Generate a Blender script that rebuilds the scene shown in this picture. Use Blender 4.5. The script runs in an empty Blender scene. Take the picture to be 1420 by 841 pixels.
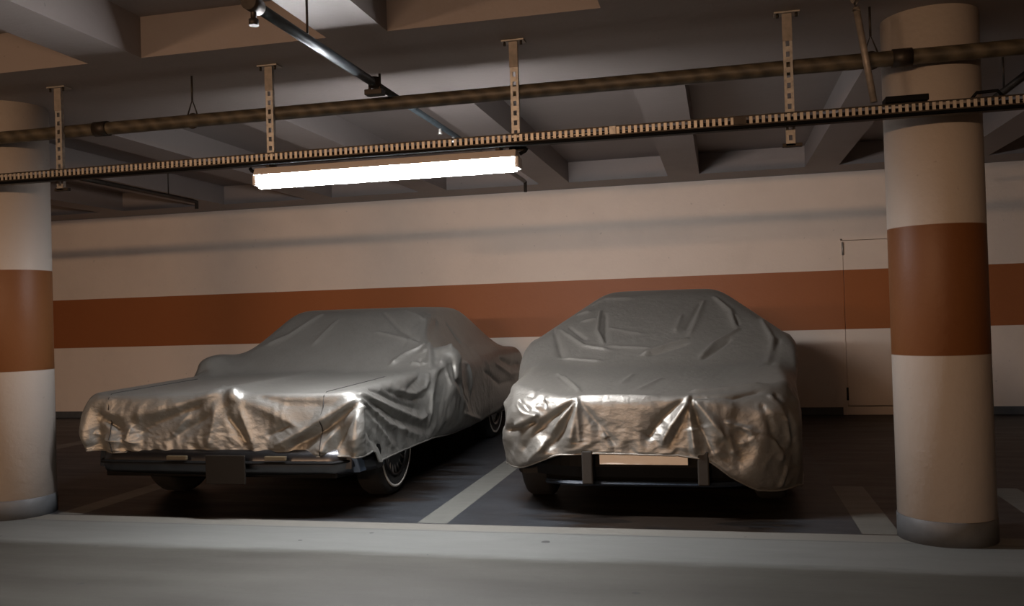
import bpy, bmesh, math, random
import numpy as np
from mathutils import Vector, Matrix, noise
R = math.radians
scene = bpy.context.scene
C = scene.collection
random.seed(4)

# ------------------------------------------------------------------ camera
cam_d = bpy.data.cameras.new('camera'); cam = bpy.data.objects.new('camera', cam_d); C.objects.link(cam)
scene.camera = cam
cam_d.sensor_width = 36.0; cam_d.lens = 36.0*1233.5/1420.0
cam_d.clip_start = 0.05; cam_d.clip_end = 100
right = Vector((0.973064, 0.228543, -0.030255)); up = Vector((0.032624, -0.006593, 0.999446)); fwd = Vector((-0.228217, 0.973512, 0.013872))
m = Matrix((right, up, -fwd)).transposed().to_4x4(); m.translation = Vector((0, 0, 1.2)); cam.matrix_world = m

# ------------------------------------------------------------------ world, lights, exposure
w = bpy.data.worlds.new('world'); scene.world = w; w.use_nodes = True
w.node_tree.nodes['Background'].inputs[0].default_value = (1.0, 0.72, 0.5, 1); w.node_tree.nodes['Background'].inputs[1].default_value = 0.0
vs = scene.view_settings
vs.view_transform = 'Standard'; vs.look = 'None'; vs.gamma = 1.0; vs.use_curve_mapping = False; vs.exposure = 0.0
TUBE_W = 250.0
TUBE_COL = (0.93, 0.94, 0.98)
def tube_lamp(name, loc, energy, col, length=1.4, tilt=90, zrot=0, width=0.10):
    d = bpy.data.lights.new(name, 'AREA'); d.shape = 'RECTANGLE'; d.size = length; d.size_y = width
    d.energy = energy; d.color = col
    o = bpy.data.objects.new(name, d); C.objects.link(o); o.location = loc; o.rotation_euler = (R(tilt), 0, R(zrot)); return o
WARM = (1.0, 0.63, 0.39)
# the warm tubes hanging over the next bays and lane, behind the photographer
tube_lamp('warm_lamp', (-1.9, -3.6, 1.98), 140, WARM)
tube_lamp('warm_lamp', (-1.4, -3.75, 1.98), 80, WARM, tilt=-90)
tube_lamp('warm_lamp', (3.2, -3.6, 1.98), 7, WARM)
tube_lamp('warm_lamp', (3.2, -3.75, 1.98), 30, WARM, tilt=-90)
tube_lamp('warm_lamp', (-5.6, -3.6, 1.98), 110, WARM)
tube_lamp('warm_lamp', (-5.6, -3.75, 1.98), 50, WARM, tilt=-90)

# ------------------------------------------------------------------ materials
def nt(name):
    mt = bpy.data.materials.new(name); mt.use_nodes = True
    n = mt.node_tree.nodes; return mt, n, mt.node_tree.links, n['Principled BSDF']
def plain(name, col, rough=0.5, metal=0.0, bump=0.0, scale=60.0, var=0.0, spec=0.5):
    mt, n, l, p = nt(name)
    p.inputs['Base Color'].default_value = (*col, 1); p.inputs['Roughness'].default_value = rough; p.inputs['Metallic'].default_value = metal
    p.inputs['Specular IOR Level'].default_value = spec
    if bump or var:
        tc = n.new('ShaderNodeTexCoord'); nz = n.new('ShaderNodeTexNoise'); nz.inputs['Scale'].default_value = scale; nz.inputs['Detail'].default_value = 6
        l.new(tc.outputs['Object'], nz.inputs['Vector'])
        if bump:
            b = n.new('ShaderNodeBump'); b.inputs['Strength'].default_value = bump; b.inputs['Distance'].default_value = 0.004
            l.new(nz.outputs['Fac'], b.inputs['Height']); l.new(b.outputs['Normal'], p.inputs['Normal'])
        if var:
            r = n.new('ShaderNodeValToRGB'); r.color_ramp.elements[0].position = .3; r.color_ramp.elements[1].position = .7
            r.color_ramp.elements[0].color = (*[c*(1-var) for c in col], 1); r.color_ramp.elements[1].color = (*[min(1, c*(1+var)) for c in col], 1)
            l.new(nz.outputs['Fac'], r.inputs['Fac']); l.new(r.outputs['Color'], p.inputs['Base Color'])
    return mt
class G:   # small node-maths helper
    def __init__(s, mt): s.n = mt.node_tree.nodes; s.l = mt.node_tree.links
    def m(s, op, a, b=0.0, c=None, clamp=False):
        k = s.n.new('ShaderNodeMath'); k.operation = op; k.use_clamp = clamp
        for i, v in enumerate([a, b] + ([c] if c is not None else [])):
            if isinstance(v, (int, float)): k.inputs[i].default_value = v
            else: s.l.new(v, k.inputs[i])
        return k.outputs[0]
    def band(s, v, a, b, soft=0.004):      # 1 inside [a, b]
        x = s.m('DIVIDE', s.m('SUBTRACT', v, a), soft, clamp=True); y = s.m('DIVIDE', s.m('SUBTRACT', b, v), soft, clamp=True)
        return s.m('MULTIPLY', x, y)
    def mix(s, f, a, b):
        k = s.n.new('ShaderNodeMix'); k.data_type = 'RGBA'
        for i, v in ((0, f), (6, a), (7, b)):
            if isinstance(v, (int, float)): k.inputs[i].default_value = v
            elif isinstance(v, tuple): k.inputs[i].default_value = (*v, 1)
            else: s.l.new(v, k.inputs[i])
        return k.outputs[2]
    def noise(s, vec, scale, detail=5, rough=.55, stretch=None):
        if stretch:
            mp = s.n.new('ShaderNodeMapping'); mp.inputs['Scale'].default_value = stretch; s.l.new(vec, mp.inputs['Vector']); vec = mp.outputs[0]
        k = s.n.new('ShaderNodeTexNoise'); k.inputs['Scale'].default_value = scale; k.inputs['Detail'].default_value = detail; k.inputs['Roughness'].default_value = rough
        s.l.new(vec, k.inputs['Vector']); return k.outputs['Fac']
    def xyz(s, kind='Object'):
        t = s.n.new('ShaderNodeTexCoord'); x = s.n.new('ShaderNodeSeparateXYZ'); s.l.new(t.outputs[kind], x.inputs[0]); return t.outputs[kind], x.outputs
    def bump(s, h, strength, dist, p):
        b = s.n.new('ShaderNodeBump'); b.inputs['Strength'].default_value = strength; b.inputs['Distance'].default_value = dist
        s.l.new(h, b.inputs['Height']); s.l.new(b.outputs['Normal'], p.inputs['Normal'])
WHITE = (0.76, 0.645, 0.545); ORANGE = (0.34, 0.112, 0.036); BASEGREY = (0.075, 0.08, 0.085)
def painted(name, zs=True, base_z=None, col=WHITE, stripe=ORANGE):
    mt, n, l, p = nt(name); g = G(mt); vec, x = g.xyz()
    f = g.noise(vec, 2.2, 6, .6); f2 = g.noise(vec, 38, 3)
    c = g.mix(g.m('MULTIPLY', g.m('SUBTRACT', f, .45, clamp=True), 1.2), col, tuple(v*.82 for v in col))
    spots = g.m('MULTIPLY', g.m('GREATER_THAN', g.noise(vec, 23, 2, .4), .765), .35)
    c = g.mix(spots, c, tuple(v*.5 for v in col))
    if zs:
        o = g.mix(g.m('MULTIPLY', f, .5), stripe, tuple(v*.8 for v in stripe))
        c = g.mix(g.band(x[2], 0.935, 1.589), c, o)
    if base_z: c = g.mix(g.m('LESS_THAN', x[2], base_z), c, BASEGREY)
    l.new(c, p.inputs['Base Color']); p.inputs['Roughness'].default_value = .52; p.inputs['Specular IOR Level'].default_value = .35
    g.bump(g.m('ADD', g.m('MULTIPLY', f, 2.0), g.m('MULTIPLY', f2, .3)), .35, .01, p)
    return mt
M = {}
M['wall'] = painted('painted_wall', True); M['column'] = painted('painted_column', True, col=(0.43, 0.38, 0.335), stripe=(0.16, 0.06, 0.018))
M['ceiling'] = painted('ceiling_paint', False, col=(0.225, 0.195, 0.183))
M['wallside'] = painted('side_wall_paint', True)
M['basegrey'] = plain('base_grey_paint', BASEGREY, .55, bump=.2, var=.15, scale=12)
def floor_mat():
    mt, n, l, p = nt('garage_floor'); g = G(mt); vec, x = g.xyz()
    X, Y = x[0], x[1]
    big = g.noise(vec, 1.1, 5, .6, (0.6, 2.2, 1)); fine = g.noise(vec, 30, 6, .7); mid = g.noise(vec, 5, 5, .6, (.35, 1.6, 1))
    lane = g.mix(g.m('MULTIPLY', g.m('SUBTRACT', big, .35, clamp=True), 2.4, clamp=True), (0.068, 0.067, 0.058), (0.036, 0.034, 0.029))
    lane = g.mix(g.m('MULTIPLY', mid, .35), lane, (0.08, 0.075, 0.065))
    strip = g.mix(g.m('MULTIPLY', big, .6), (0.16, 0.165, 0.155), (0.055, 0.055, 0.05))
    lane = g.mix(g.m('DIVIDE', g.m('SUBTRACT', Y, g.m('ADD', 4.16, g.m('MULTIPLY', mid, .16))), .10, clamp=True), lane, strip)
    lane = g.mix(g.m('MULTIPLY', g.m('GREATER_THAN', g.noise(vec, 9, 1, .3), .78), .8), lane, (0.03, 0.03, 0.03))
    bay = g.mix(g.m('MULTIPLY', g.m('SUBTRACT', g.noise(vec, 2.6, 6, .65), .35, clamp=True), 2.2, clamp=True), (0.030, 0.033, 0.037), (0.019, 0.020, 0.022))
    # dark brown, ragged-edged patches under and just ahead of each car
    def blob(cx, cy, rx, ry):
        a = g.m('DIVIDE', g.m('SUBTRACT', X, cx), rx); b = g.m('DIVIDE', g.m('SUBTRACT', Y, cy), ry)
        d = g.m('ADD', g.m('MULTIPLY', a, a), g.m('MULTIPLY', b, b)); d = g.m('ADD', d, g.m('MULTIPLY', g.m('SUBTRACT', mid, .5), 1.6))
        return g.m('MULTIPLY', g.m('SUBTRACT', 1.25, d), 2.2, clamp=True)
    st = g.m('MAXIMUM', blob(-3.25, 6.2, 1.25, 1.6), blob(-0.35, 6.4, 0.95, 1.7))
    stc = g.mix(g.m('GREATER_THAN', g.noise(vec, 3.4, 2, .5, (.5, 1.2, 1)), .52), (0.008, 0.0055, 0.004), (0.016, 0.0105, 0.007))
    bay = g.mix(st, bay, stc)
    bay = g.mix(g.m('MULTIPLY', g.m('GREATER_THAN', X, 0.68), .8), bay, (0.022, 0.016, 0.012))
    wear = g.m('ADD', .62, g.m('MULTIPLY', g.noise(vec, 14, 6, .7), .4))
    line = (0.13, 0.13, 0.115)
    l1 = g.m('MULTIPLY', g.band(X, -1.775, -1.59), g.m('GREATER_THAN', Y, 4.96))
    l2 = g.m('MULTIPLY', g.band(X, 0.68, 0.875), g.band(Y, 4.96, 6.26))
    l3 = g.m('MULTIPLY', g.band(X, -4.24, -4.06), g.band(Y, 4.96, 6.4))
    l4 = g.m('MULTIPLY', g.band(X, -6.7, -6.5), g.band(Y, 4.96, 9.9))
    l5 = g.m('MULTIPLY', g.band(X, 1.62, 1.8), g.band(Y, 4.7, 6.26))
    ln = g.m('MAXIMUM', g.m('MAXIMUM', l1, l2), g.m('MAXIMUM', g.m('MAXIMUM', l3, l4), l5))
    bay = g.mix(g.m('MULTIPLY', ln, wear, clamp=True), bay, line)
    edge = g.m('GREATER_THAN', Y, g.m('ADD', 4.93, g.m('MULTIPLY', mid, .02)))
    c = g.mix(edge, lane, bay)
    kerb = g.band(Y, 4.80, 4.95, .01)
    c = g.mix(g.m('MULTIPLY', kerb, .55), c, (0.16, 0.145, 0.12))
    c = g.mix(g.m('MULTIPLY', g.band(Y, 4.775, 4.80, .006), .5), c, (0.06, 0.055, 0.05))
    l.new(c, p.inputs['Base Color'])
    rg = g.m('SUBTRACT', .62, g.m('MULTIPLY', edge, .14)); rg = g.m('ADD', rg, g.m('MULTIPLY', g.m('SUBTRACT', mid, .5), .3)); l.new(rg, p.inputs['Roughness'])
    p.inputs['Specular IOR Level'].default_value = .3
    g.bump(g.m('ADD', g.m('MULTIPLY', fine, .4), mid), .35, .006, p)
    return mt
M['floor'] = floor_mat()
M['rust_pipe'] = None
def pipe_mat():
    mt, n, l, p = nt('wrapped_pipe'); g = G(mt); vec, x = g.xyz()
    wv = n.new('ShaderNodeTexWave'); wv.wave_type = 'BANDS'; wv.bands_direction = 'DIAGONAL'; wv.inputs['Scale'].default_value = 5.5; wv.inputs['Distortion'].default_value = 3.0; wv.inputs['Detail'].default_value = 4
    l.new(vec, wv.inputs['Vector'])
    f = g.m('MULTIPLY', wv.outputs['Fac'], g.noise(vec, 9, 5, .65))
    f = g.m('ADD', g.m('MULTIPLY', f, .35), g.m('MULTIPLY', g.noise(vec, 22, 6, .7, (.5, 1, 1)), .45))
    l.new(g.mix(g.m('MULTIPLY', g.m('SUBTRACT', f, .2), 2.2, clamp=True), (0.035, 0.028, 0.018), (0.14, 0.115, 0.075)), p.inputs['Base Color'])
    p.inputs['Roughness'].default_value = .5; g.bump(f, .6, .008, p); return mt
M['pipe'] = pipe_mat()
M['galv'] = plain('galvanised_steel', (0.36, 0.34, 0.31), .42, .6, bump=.15, var=.25, scale=40)
M['dark_steel'] = plain('dark_steel', (0.035, 0.028, 0.022), .5, .6, var=.3, scale=20)
M['grey_pipe'] = plain('grey_pipe', (0.03, 0.038, 0.042), .42, .3, bump=.2, var=.35, scale=14)
M['brace'] = plain('brace_steel', (0.24, 0.21, 0.18), .5, .3, var=.2, scale=30)
M['tray'] = plain('tray_steel', (0.46, 0.41, 0.34), .42, .5, var=.2, scale=30)
M['white_plastic'] = plain('lamp_housing', (0.55, 0.50, 0.46), .4, 0)
M['chrome'] = plain('chrome', (0.075, 0.075, 0.078), .34, 1.0, var=.1, scale=12)
M['rubber'] = plain('tyre_rubber', (0.006, 0.0055, 0.005), .8, bump=.4, scale=50)
M['whitewall'] = plain('whitewall_rubber', (0.42, 0.40, 0.36), .6)
M['black_plastic'] = plain('black_plastic', (0.004, 0.004, 0.004), .6, spec=.1)
M['car_blue'] = plain('dark_blue_paint', (0.014, 0.02, 0.03), .35, 0, spec=.3)
M['fender_blue'] = plain('fender_blue_paint', (0.07, 0.10, 0.15), .3, .2)
M['black_guard'] = plain('guard_rubber', (0.018, 0.015, 0.012), .6, spec=.3)
M['car_dark'] = plain('dark_paint', (0.005, 0.005, 0.006), .5, 0, spec=.12)
M['under'] = plain('underbody', (0.004, 0.0035, 0.003), .9, spec=.1)
M['plate'] = plain('plate_white', (0.85, 0.78, 0.70), .4)
M['plate_dark'] = plain('plate_dark', (0.010, 0.008, 0.006), .6, spec=.12)
M['amber'] = plain('amber_lens', (0.05, 0.036, 0.018), .5)
M['spoke'] = plain('hubcap_steel', (0.5, 0.46, 0.42), .3, .9)
M['door'] = painted('door_paint', True); M['door'].node_tree.nodes['Principled BSDF'].inputs['Roughness'].default_value = .3
def cover_mat(name, col, metal, rough):
    mt, n, l, p = nt(name); g = G(mt); vec, x = g.xyz()
    a = g.noise(vec, 7, 6, .62); b = g.noise(vec, 26, 5, .6, (1, 1, 1.6)); v = n.new('ShaderNodeTexVoronoi'); v.feature = 'DISTANCE_TO_EDGE'; v.inputs['Scale'].default_value = 9
    wp = n.new('ShaderNodeVectorMath'); wp.operation = 'MULTIPLY_ADD'
    nz = n.new('ShaderNodeTexNoise'); nz.inputs['Scale'].default_value = 5; nz.inputs['Detail'].default_value = 3
    l.new(vec, nz.inputs['Vector']); l.new(nz.outputs['Color'], wp.inputs[0]); wp.inputs[1].default_value = (.35, .35, .35); l.new(vec, wp.inputs[2]); l.new(wp.outputs[0], v.inputs['Vector'])
    cr = g.m('MULTIPLY', g.m('MINIMUM', v.outputs['Distance'], .2), .5)
    h = g.m('ADD', g.m('MULTIPLY', a, .9), g.m('ADD', g.m('MULTIPLY', b, .75), cr))
    l.new(g.mix(g.m('MULTIPLY', a, .8), tuple(c*1.12 for c in col), tuple(c*.8 for c in col)), p.inputs['Base Color'])
    p.inputs['Metallic'].default_value = metal; p.inputs['Roughness'].default_value = rough
    g.bump(h, .35, .012, p); return mt
M['cover_a'] = cover_mat('silver_cover_fabric', (0.245, 0.24, 0.22), .66, .42)
M['cover_b'] = cover_mat('grey_cover_fabric', (0.215, 0.203, 0.18), .64, .43)
M['seam'] = plain('seam_thread', (0.03, 0.028, 0.026), .7, spec=.2)
def emit(name, col, s):
    mt, n, l, p = nt(name); p.inputs['Base Color'].default_value = (.8, .8, .8, 1); p.inputs['Emission Color'].default_value = (*col, 1); p.inputs['Emission Strength'].default_value = s; return mt
M['tube'] = emit('lit_tube', TUBE_COL, TUBE_W)

# ------------------------------------------------------------------ mesh helpers
class MB:
    def __init__(s): s.b = bmesh.new(); s.mats = []
    def mi(s, m_):
        if m_ is None: return 0
        if m_ not in s.mats: s.mats.append(m_)
        return s.mats.index(m_)
    def box(s, lo, hi, m_=None, bev=0, rot=None, at=None):
        c = [(a+b)/2 for a, b in zip(lo, hi)]; d = [b-a for a, b in zip(lo, hi)]
        mx = Matrix.Translation(c) @ Matrix.Diagonal((*d, 1))
        if rot is not None: mx = Matrix.Translation(at) @ rot.to_4x4() @ mx
        v = bmesh.ops.create_cube(s.b, size=1, matrix=mx)['verts']
        fs = list({f for q in v for f in q.link_faces}); k = s.mi(m_)
        for f in fs: f.material_index = k
        if bev:
            es = list({e for q in v for e in q.link_edges})
            bmesh.ops.bevel(s.b, geom=es, offset=bev, segments=2, affect='EDGES', profile=.5)
        return s
    def tube(s, pts, r, m_=None, seg=12, cap=True):
        pts = [Vector(p) for p in pts]; rings = []; k = s.mi(m_)
        rr = r if isinstance(r, (list, tuple)) else [r]*len(pts)
        for i, p in enumerate(pts):
            t = (pts[min(i+1, len(pts)-1)] - pts[max(i-1, 0)]).normalized()
            a = t.cross(Vector((0, 0, 1)))
            if a.length < .05: a = t.cross(Vector((0, 1, 0)))
            a.normalize(); b = t.cross(a)
            rings.append([s.b.verts.new(p + a*math.cos(2*math.pi*j/seg)*rr[i] + b*math.sin(2*math.pi*j/seg)*rr[i]) for j in range(seg)])
        for i in range(len(rings)-1):
            for j in range(seg):
                f = s.b.faces.new((rings[i][j], rings[i][(j+1) % seg], rings[i+1][(j+1) % seg], rings[i+1][j])); f.material_index = k; f.smooth = True
        if cap:
            for q in (rings[0][::-1], rings[-1]):
                f = s.b.faces.new(q); f.material_index = k
        return s
    def lathe(s, prof, axis='Z', seg=48, m_=None, center=(0, 0, 0), smooth=True, close=False):
        rings = []; k = s.mi(m_); c = Vector(center)
        for rr, h in prof:
            ring = []
            for j in range(seg):
                a = 2*math.pi*j/seg; ca, sa = rr*math.cos(a), rr*math.sin(a)
                p = {'Z': (ca, sa, h), 'X': (h, ca, sa), 'Y': (ca, h, sa)}[axis]
                ring.append(s.b.verts.new(c + Vector(p)))
            rings.append(ring)
        n = len(rings)
        for i in range(n if close else n-1):
            for j in range(seg):
                f = s.b.faces.new((rings[i][j], rings[i][(j+1) % seg], rings[(i+1) % n][(j+1) % seg], rings[(i+1) % n][j])); f.material_index = k; f.smooth = smooth
        if not close:
            for q in (rings[0][::-1], rings[-1]):
                if (q[0].co-q[1].co).length > 1e-5: f = s.b.faces.new(q); f.material_index = k
        return s
    def prism(s, poly, x0, x1, m_=None, bev=0):     # polygon in (y, z) extruded along x
        k = s.mi(m_)
        a = [s.b.verts.new((x0, y, z)) for y, z in poly]; b = [s.b.verts.new((x1, y, z)) for y, z in poly]
        n = len(poly); fs = [s.b.faces.new(a[::-1]), s.b.faces.new(b)]
        for i in range(n): fs.append(s.b.faces.new((a[i], a[(i+1) % n], b[(i+1) % n], b[i])))
        for f in fs: f.material_index = k
        if bev:
            es = [e for e in fs[0].edges] + [e for e in fs[1].edges]
            bmesh.ops.bevel(s.b, geom=es, offset=bev, segments=3, affect='EDGES', profile=.5)
        return s
    def build(s, name, mats=None, parent=None, loc=None, smooth=False):
        bmesh.ops.recalc_face_normals(s.b, faces=s.b.faces[:])
        me = bpy.data.meshes.new(name); s.b.to_mesh(me); s.b.free()
        for m_ in (mats if mats else s.mats): me.materials.append(m_)
        if smooth:
            for p in me.polygons: p.use_smooth = True
        o = bpy.data.objects.new(name, me); C.objects.link(o)
        if parent is not None: o.parent = parent
        if loc is not None: o.location = loc
        return o
def tag(o, label=None, cat=None, group=None, kind=None):
    if label: o['label'] = label
    if cat: o['category'] = cat
    if group: o['group'] = group
    if kind: o['kind'] = kind
    return o
def empty(name, loc, rz=0):
    o = bpy.data.objects.new(name, None); C.objects.link(o); o.location = loc; o.rotation_euler = (0, 0, rz); o.empty_display_size = .1; return o

# ------------------------------------------------------------------ the garage
XL, XR, YB, YW, ZC, ZS = -12.0, 8.0, -9.0, 10.32, 2.665, 2.89
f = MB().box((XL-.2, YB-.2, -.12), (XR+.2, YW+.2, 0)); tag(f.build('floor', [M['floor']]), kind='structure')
mb = MB(); mb.box((XL-.2, YB-.2, ZS), (XR+.2, YW+.2, ZS+.15))
beams = [(-5.2-1.6, -5.2), (-1.28, 0.35), (4.25, 5.88), (9.80, YW+.2)]
for a, b in beams: mb.box((XL-.2, a, ZC), (XR+.2, b, ZS+.01))
gaps = [(YB-.2, -6.8), (-5.2, -1.28), (0.35, 4.25), (5.88, 9.80)]
for a, b in gaps:
    for k in range(-7, 8):
        x0 = -0.515 + 1.425*k
        if x0 < XL-.2 or x0+.335 > XR: continue
        mb.box((x0, a, ZC), (x0+.335, b, ZS+.01))
tag(mb.build('ceiling', [M['ceiling']]), kind='structure')
# back wall with a door opening
DX0, DX1, DZ = 1.30, 2.22, 1.93
mb = MB()
mb.box((XL-.2, YW, 0), (DX0, YW+.2, ZS+.1)); mb.box((DX1, YW, 0), (XR+.2, YW+.2, ZS+.1)); mb.box((DX0, YW, DZ), (DX1, YW+.2, ZS+.1))
tag(mb.build('wall_back', [M['wall']]), kind='structure')
tag(MB().box((XL-.2, YB-.2, 0), (XL, YW, ZS+.1)).build('wall_left', [M['wallside']]), kind='structure')
tag(MB().box((XR, YB-.2, 0), (XR+.2, YW, ZS+.1)).build('wall_right', [M['wallside']]), kind='structure')
tag(MB().box((XL, YB-.2, 0), (XR, YB, ZS+.1)).build('wall_front', [M['wallside']]), kind='structure')
mb = MB(); mb.box((XL, YW-.012, 0), (DX0-.03, YW, .085), bev=.003); mb.box((DX1+.03, YW-.012, 0), (XR, YW, .085), bev=.003)
tag(mb.build('baseboard_back', [M['basegrey']]), kind='structure')
d = tag(empty('door_1', (0, 0, 0)), kind='structure')
MB().box((DX0+.022, YW+.006, .10), (DX1-.022, YW+.046, DZ-.022), bev=.004).build('door_leaf', [M['door']], d)
mb = MB()
mb.box((DX0, YW-.006, 0), (DX0+.018, YW+.10, DZ)); mb.box((DX1-.018, YW-.006, 0), (DX1, YW+.10, DZ)); mb.box((DX0, YW-.006, DZ-.018), (DX1, YW+.10, DZ))
mb.box((DX0+.018, YW+.01, 0), (DX1-.018, YW+.10, .09))
mb.build('door_frame', [M['door']], d)
for z in (.16, 1.75):
    MB().tube([(DX0+.02, YW-.008, z), (DX0+.02, YW-.008, z+.14)], .011, seg=10).build('hinge', [M['dark_steel'] if z < 1 else M['galv']], d)
def column(x, y, label):
    c = tag(empty('column', (x, y, 0)), label, 'column', 'round striped columns')
    MB().lathe([(.232, .12), (.232, ZC)], seg=72).build('shaft', [M['column']], c)
    MB().lathe([(.236, 0), (.236, .118), (.233, .122)], seg=72).build('base_band', [M['basegrey']], c)
    return c
column(1.09, 4.95, 'round white column with an orange band, standing to the right of both covered cars')
column(-4.53, 4.95, 'round white column with an orange band, cut off by the left edge beside the long covered saloon')

# ------------------------------------------------------------------ pipes and tray under the ceiling
pipe = empty('ceiling_pipe', (0, 4.655, 2.40)); tag(pipe, 'thick rusty brown pipe running the full width above the cable tray', 'pipe')
MB().tube([(x, 0, .001*math.sin(x)) for x in np.linspace(XL+.1, XR-.1, 40)], .038, seg=20).build('pipe_run', [M['pipe']], pipe)
for x in (-3.6, .9, 5.4): MB().tube([(x-.045, 0, 0), (x+.045, 0, 0)], .045, seg=20).build('coupling', [M['dark_steel']], pipe)
for hx in (-2.985, .76):
    h = empty('pipe_hanger', (hx, 4.655, 2.40))
    tag(h, 'thin wire hanger holding the thick pipe, left of centre' if hx < 0 else 'thin dark rod hanger holding the thick pipe beside the right column', 'hanger', 'pipe hangers')
    MB().tube([(0, 0, .12), (0, 0, ZC-2.40)], .006, seg=8).build('rod', [M['dark_steel']], h)
    MB().tube([(.043*math.sin(a), 0, .043*math.cos(a)) for a in np.linspace(0, 2*math.pi, 25)], .004, seg=6, cap=False).build('ring', [M['dark_steel']], h)
    MB().tube([(-.035, 0, .025), (0, 0, .125), (.035, 0, .025)], .005, seg=6).build('yoke', [M['dark_steel']], h)

TY0, TY1, TZ = 4.485, 4.60, 2.095
tray = empty('cable_tray', (0, TY0, TZ)); tag(tray, 'long narrow slotted metal cable tray running the full width above the lit tube', 'cable tray')
mb = MB()
mb.box((XL+.1, 0, -.004), (XR-.1, TY1-TY0, 0), M['dark_steel'])
for y in (0, TY1-TY0-.003):
    mb.box((XL+.1, y, 0), (XR-.1, y+.003, .009), M['dark_steel']); mb.box((XL+.1, y, .038), (XR-.1, y+.003, .048), M['dark_steel'])
mb.build('tray_channel', None, tray)
mb = MB(); x = -6.0
while x < 3.0:
    mb.box((x, -.002, .006), (x+.015, .002, .041), M['tray']); mb.box((x, TY1-TY0-.004, .006), (x+.015, TY1-TY0, .041), M['tray']); x += .0295
mb.build('tray_rungs', None, tray)
MB().tube([(XL+.1, -.004, -.010), (XR-.1, -.004, -.010)], .009, seg=10).build('edge_cable', [M['black_plastic']], tray)
mb = MB()
for q in range(3): mb.tube([(x, .035+.022*q+.006*math.sin(x*1.7+q), .014+.004*math.sin(x*2.3+q*2)) for x in np.linspace(XL+.1, XR-.1, 120)], .010, seg=8)
mb.build('cable', [M['black_plastic']], tray)
for cx, wd in ((-.52, .035), (.09, .06)):
    MB().box((cx, -.006, .004), (cx+wd, .0, .046), bev=.002).build('joint_plate', [M['galv'] if wd < .05 else M['dark_steel']], tray)
MB().box((.79, .0, .055), (.98, .10, .085), bev=.004).build('junction_cover', [M['black_plastic']], tray)
MB().tube([(1.17, .03, .05), (1.19, .03, .075), (1.28, .03, .078), (1.30, .03, .05)], .008, seg=8).build('cable_loop', [M['black_plastic']], tray)

def strut(x, y, label, low):
    t = tag(empty('strut_hanger', (x, y, ZC)), label, 'hanger', 'perforated strut hangers')
    L = ZC - low
    mb = MB(); wdt = .022; h0 = -.14
    mb.box((-wdt, -.012, -L), (-wdt+.013, .012, 0)); mb.box((wdt-.013, -.012, -L), (wdt, .012, 0))
    z = -L
    while z < -.01:
        mb.box((-wdt+.013, -.012, z), (wdt-.013, -.009, min(z+.026, 0))); z += .052
    mb.build('perforated_strut', [M['galv']], t)
    MB().box((-.024, -.017, -.145), (.024, -.0125, -.004), bev=.002).build('top_sleeve', [M['brace']], t)
    MB().box((-.062, -.035, -.009), (.062, .035, 0), bev=.002).build('ceiling_plate', [M['galv']], t)
    for s in (-.045, .045): MB().tube([(s, -.02, -.03), (s, -.02, -.008)], .007, seg=8).build('bolt', [M['dark_steel']], t)
    MB().box((-.04, -.012, -L-.006), (.055, .014, -L+.012), bev=.002).build('foot_clamp', [M['dark_steel']], t)
    return t
HY = 4.613
strut(-3.86, HY, 'perforated metal strut hanger nearest the left column', 2.04)
strut(-2.46, HY, 'perforated metal strut hanger above the left end of the lit tube', 2.10)
strut(-1.03, HY, 'perforated metal strut hanger above the right end of the lit tube', 2.08)
strut(.365, HY, 'perforated metal strut hanger nearest the right column', 2.00)
b = empty('diagonal_brace', (.74, 4.50, 2.16)); tag(b, 'bare slanting metal brace rising from the tray beside the right column', 'brace')
MB().tube([(0, 0, 0), (-.065, 0, .46)], .016, seg=12).build('rod', [M['brace']], b)
MB().tube([(-.065, 0, .44), (-.068, 0, .50), (-.068, 0.01, .505)], .022, seg=12).build('end_joint', [M['brace']], b)

# sprinkler pipes towards the wall
sp = empty('sprinkler_pipe', (-1.80, 4.5, 2.475)); tag(sp, 'long grey sprinkler pipe crossing over the lit tube towards the wall', 'pipe')
MB().tube([(0.02, y, 0) for y in (-1.28, -.05)] , .024, seg=16).build('pipe_run', [M['grey_pipe']], sp)
MB().tube([(0.02, y, 0) for y in (-.05, 3.75)], .019, seg=16).build('pipe_run', [M['grey_pipe']], sp)
mb = MB().tube([(0.02, 3.75, 0), (0.02, 3.8, 0), (.02, 3.8, -.10)], .016, seg=12); mb.build('end_elbow', [M['dark_steel']], sp)
MB().tube([(.02, -1.32, 0), (.02, -1.24, 0)], .033, seg=16).build('end_cap', [M['dark_steel']], sp)
mb = MB().tube([(.02, -1.28, 0), (.02, -1.28, -.06)], .012, seg=10).tube([(.02, -1.28, -.06), (.02, -1.28, -.085)], .02, seg=10)
mb.build('sprinkler_head', [M['dark_steel']], sp)
mb = MB().tube([(.02, 0, -.02), (.02, 0, .03)], .034, seg=14).box((-.03, -.03, -.065), (.07, .03, -.035), bev=.004).tube([(-.01, 0, -.06), (-.01, 0, .05)], .007, seg=8).tube([(.05, 0, -.06), (.05, 0, .05)], .007, seg=8)
mb.build('pipe_clamp', [M['dark_steel']], sp)
for y in (1.15, 1.45):
    MB().tube([(.02, y, 0), (.02, y, -.04), (.02, y, -.055)], [.010, .010, .016], seg=10).build('sprinkler_head', [M['galv']], sp)
MB().tube([(0.02, -.8, .02), (.02, -.8, ZC-2.475)], .006, seg=8).build('hanger_rod', [M['dark_steel']], sp)
MB().tube([(0.02, 3.0, .02), (.02, 3.0, ZS-2.475)], .006, seg=8).build('hanger_rod', [M['dark_steel']], sp)
s2 = empty('sprinkler_pipe', (-5.02, 6.5, 2.42)); tag(s2, 'short dark pipe end under the coffers near the left column', 'pipe')
MB().tube([(0, -.75, 0), (0, 1.3, 0)], .02, seg=14).build('pipe_run', [M['dark_steel']], s2)
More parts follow.
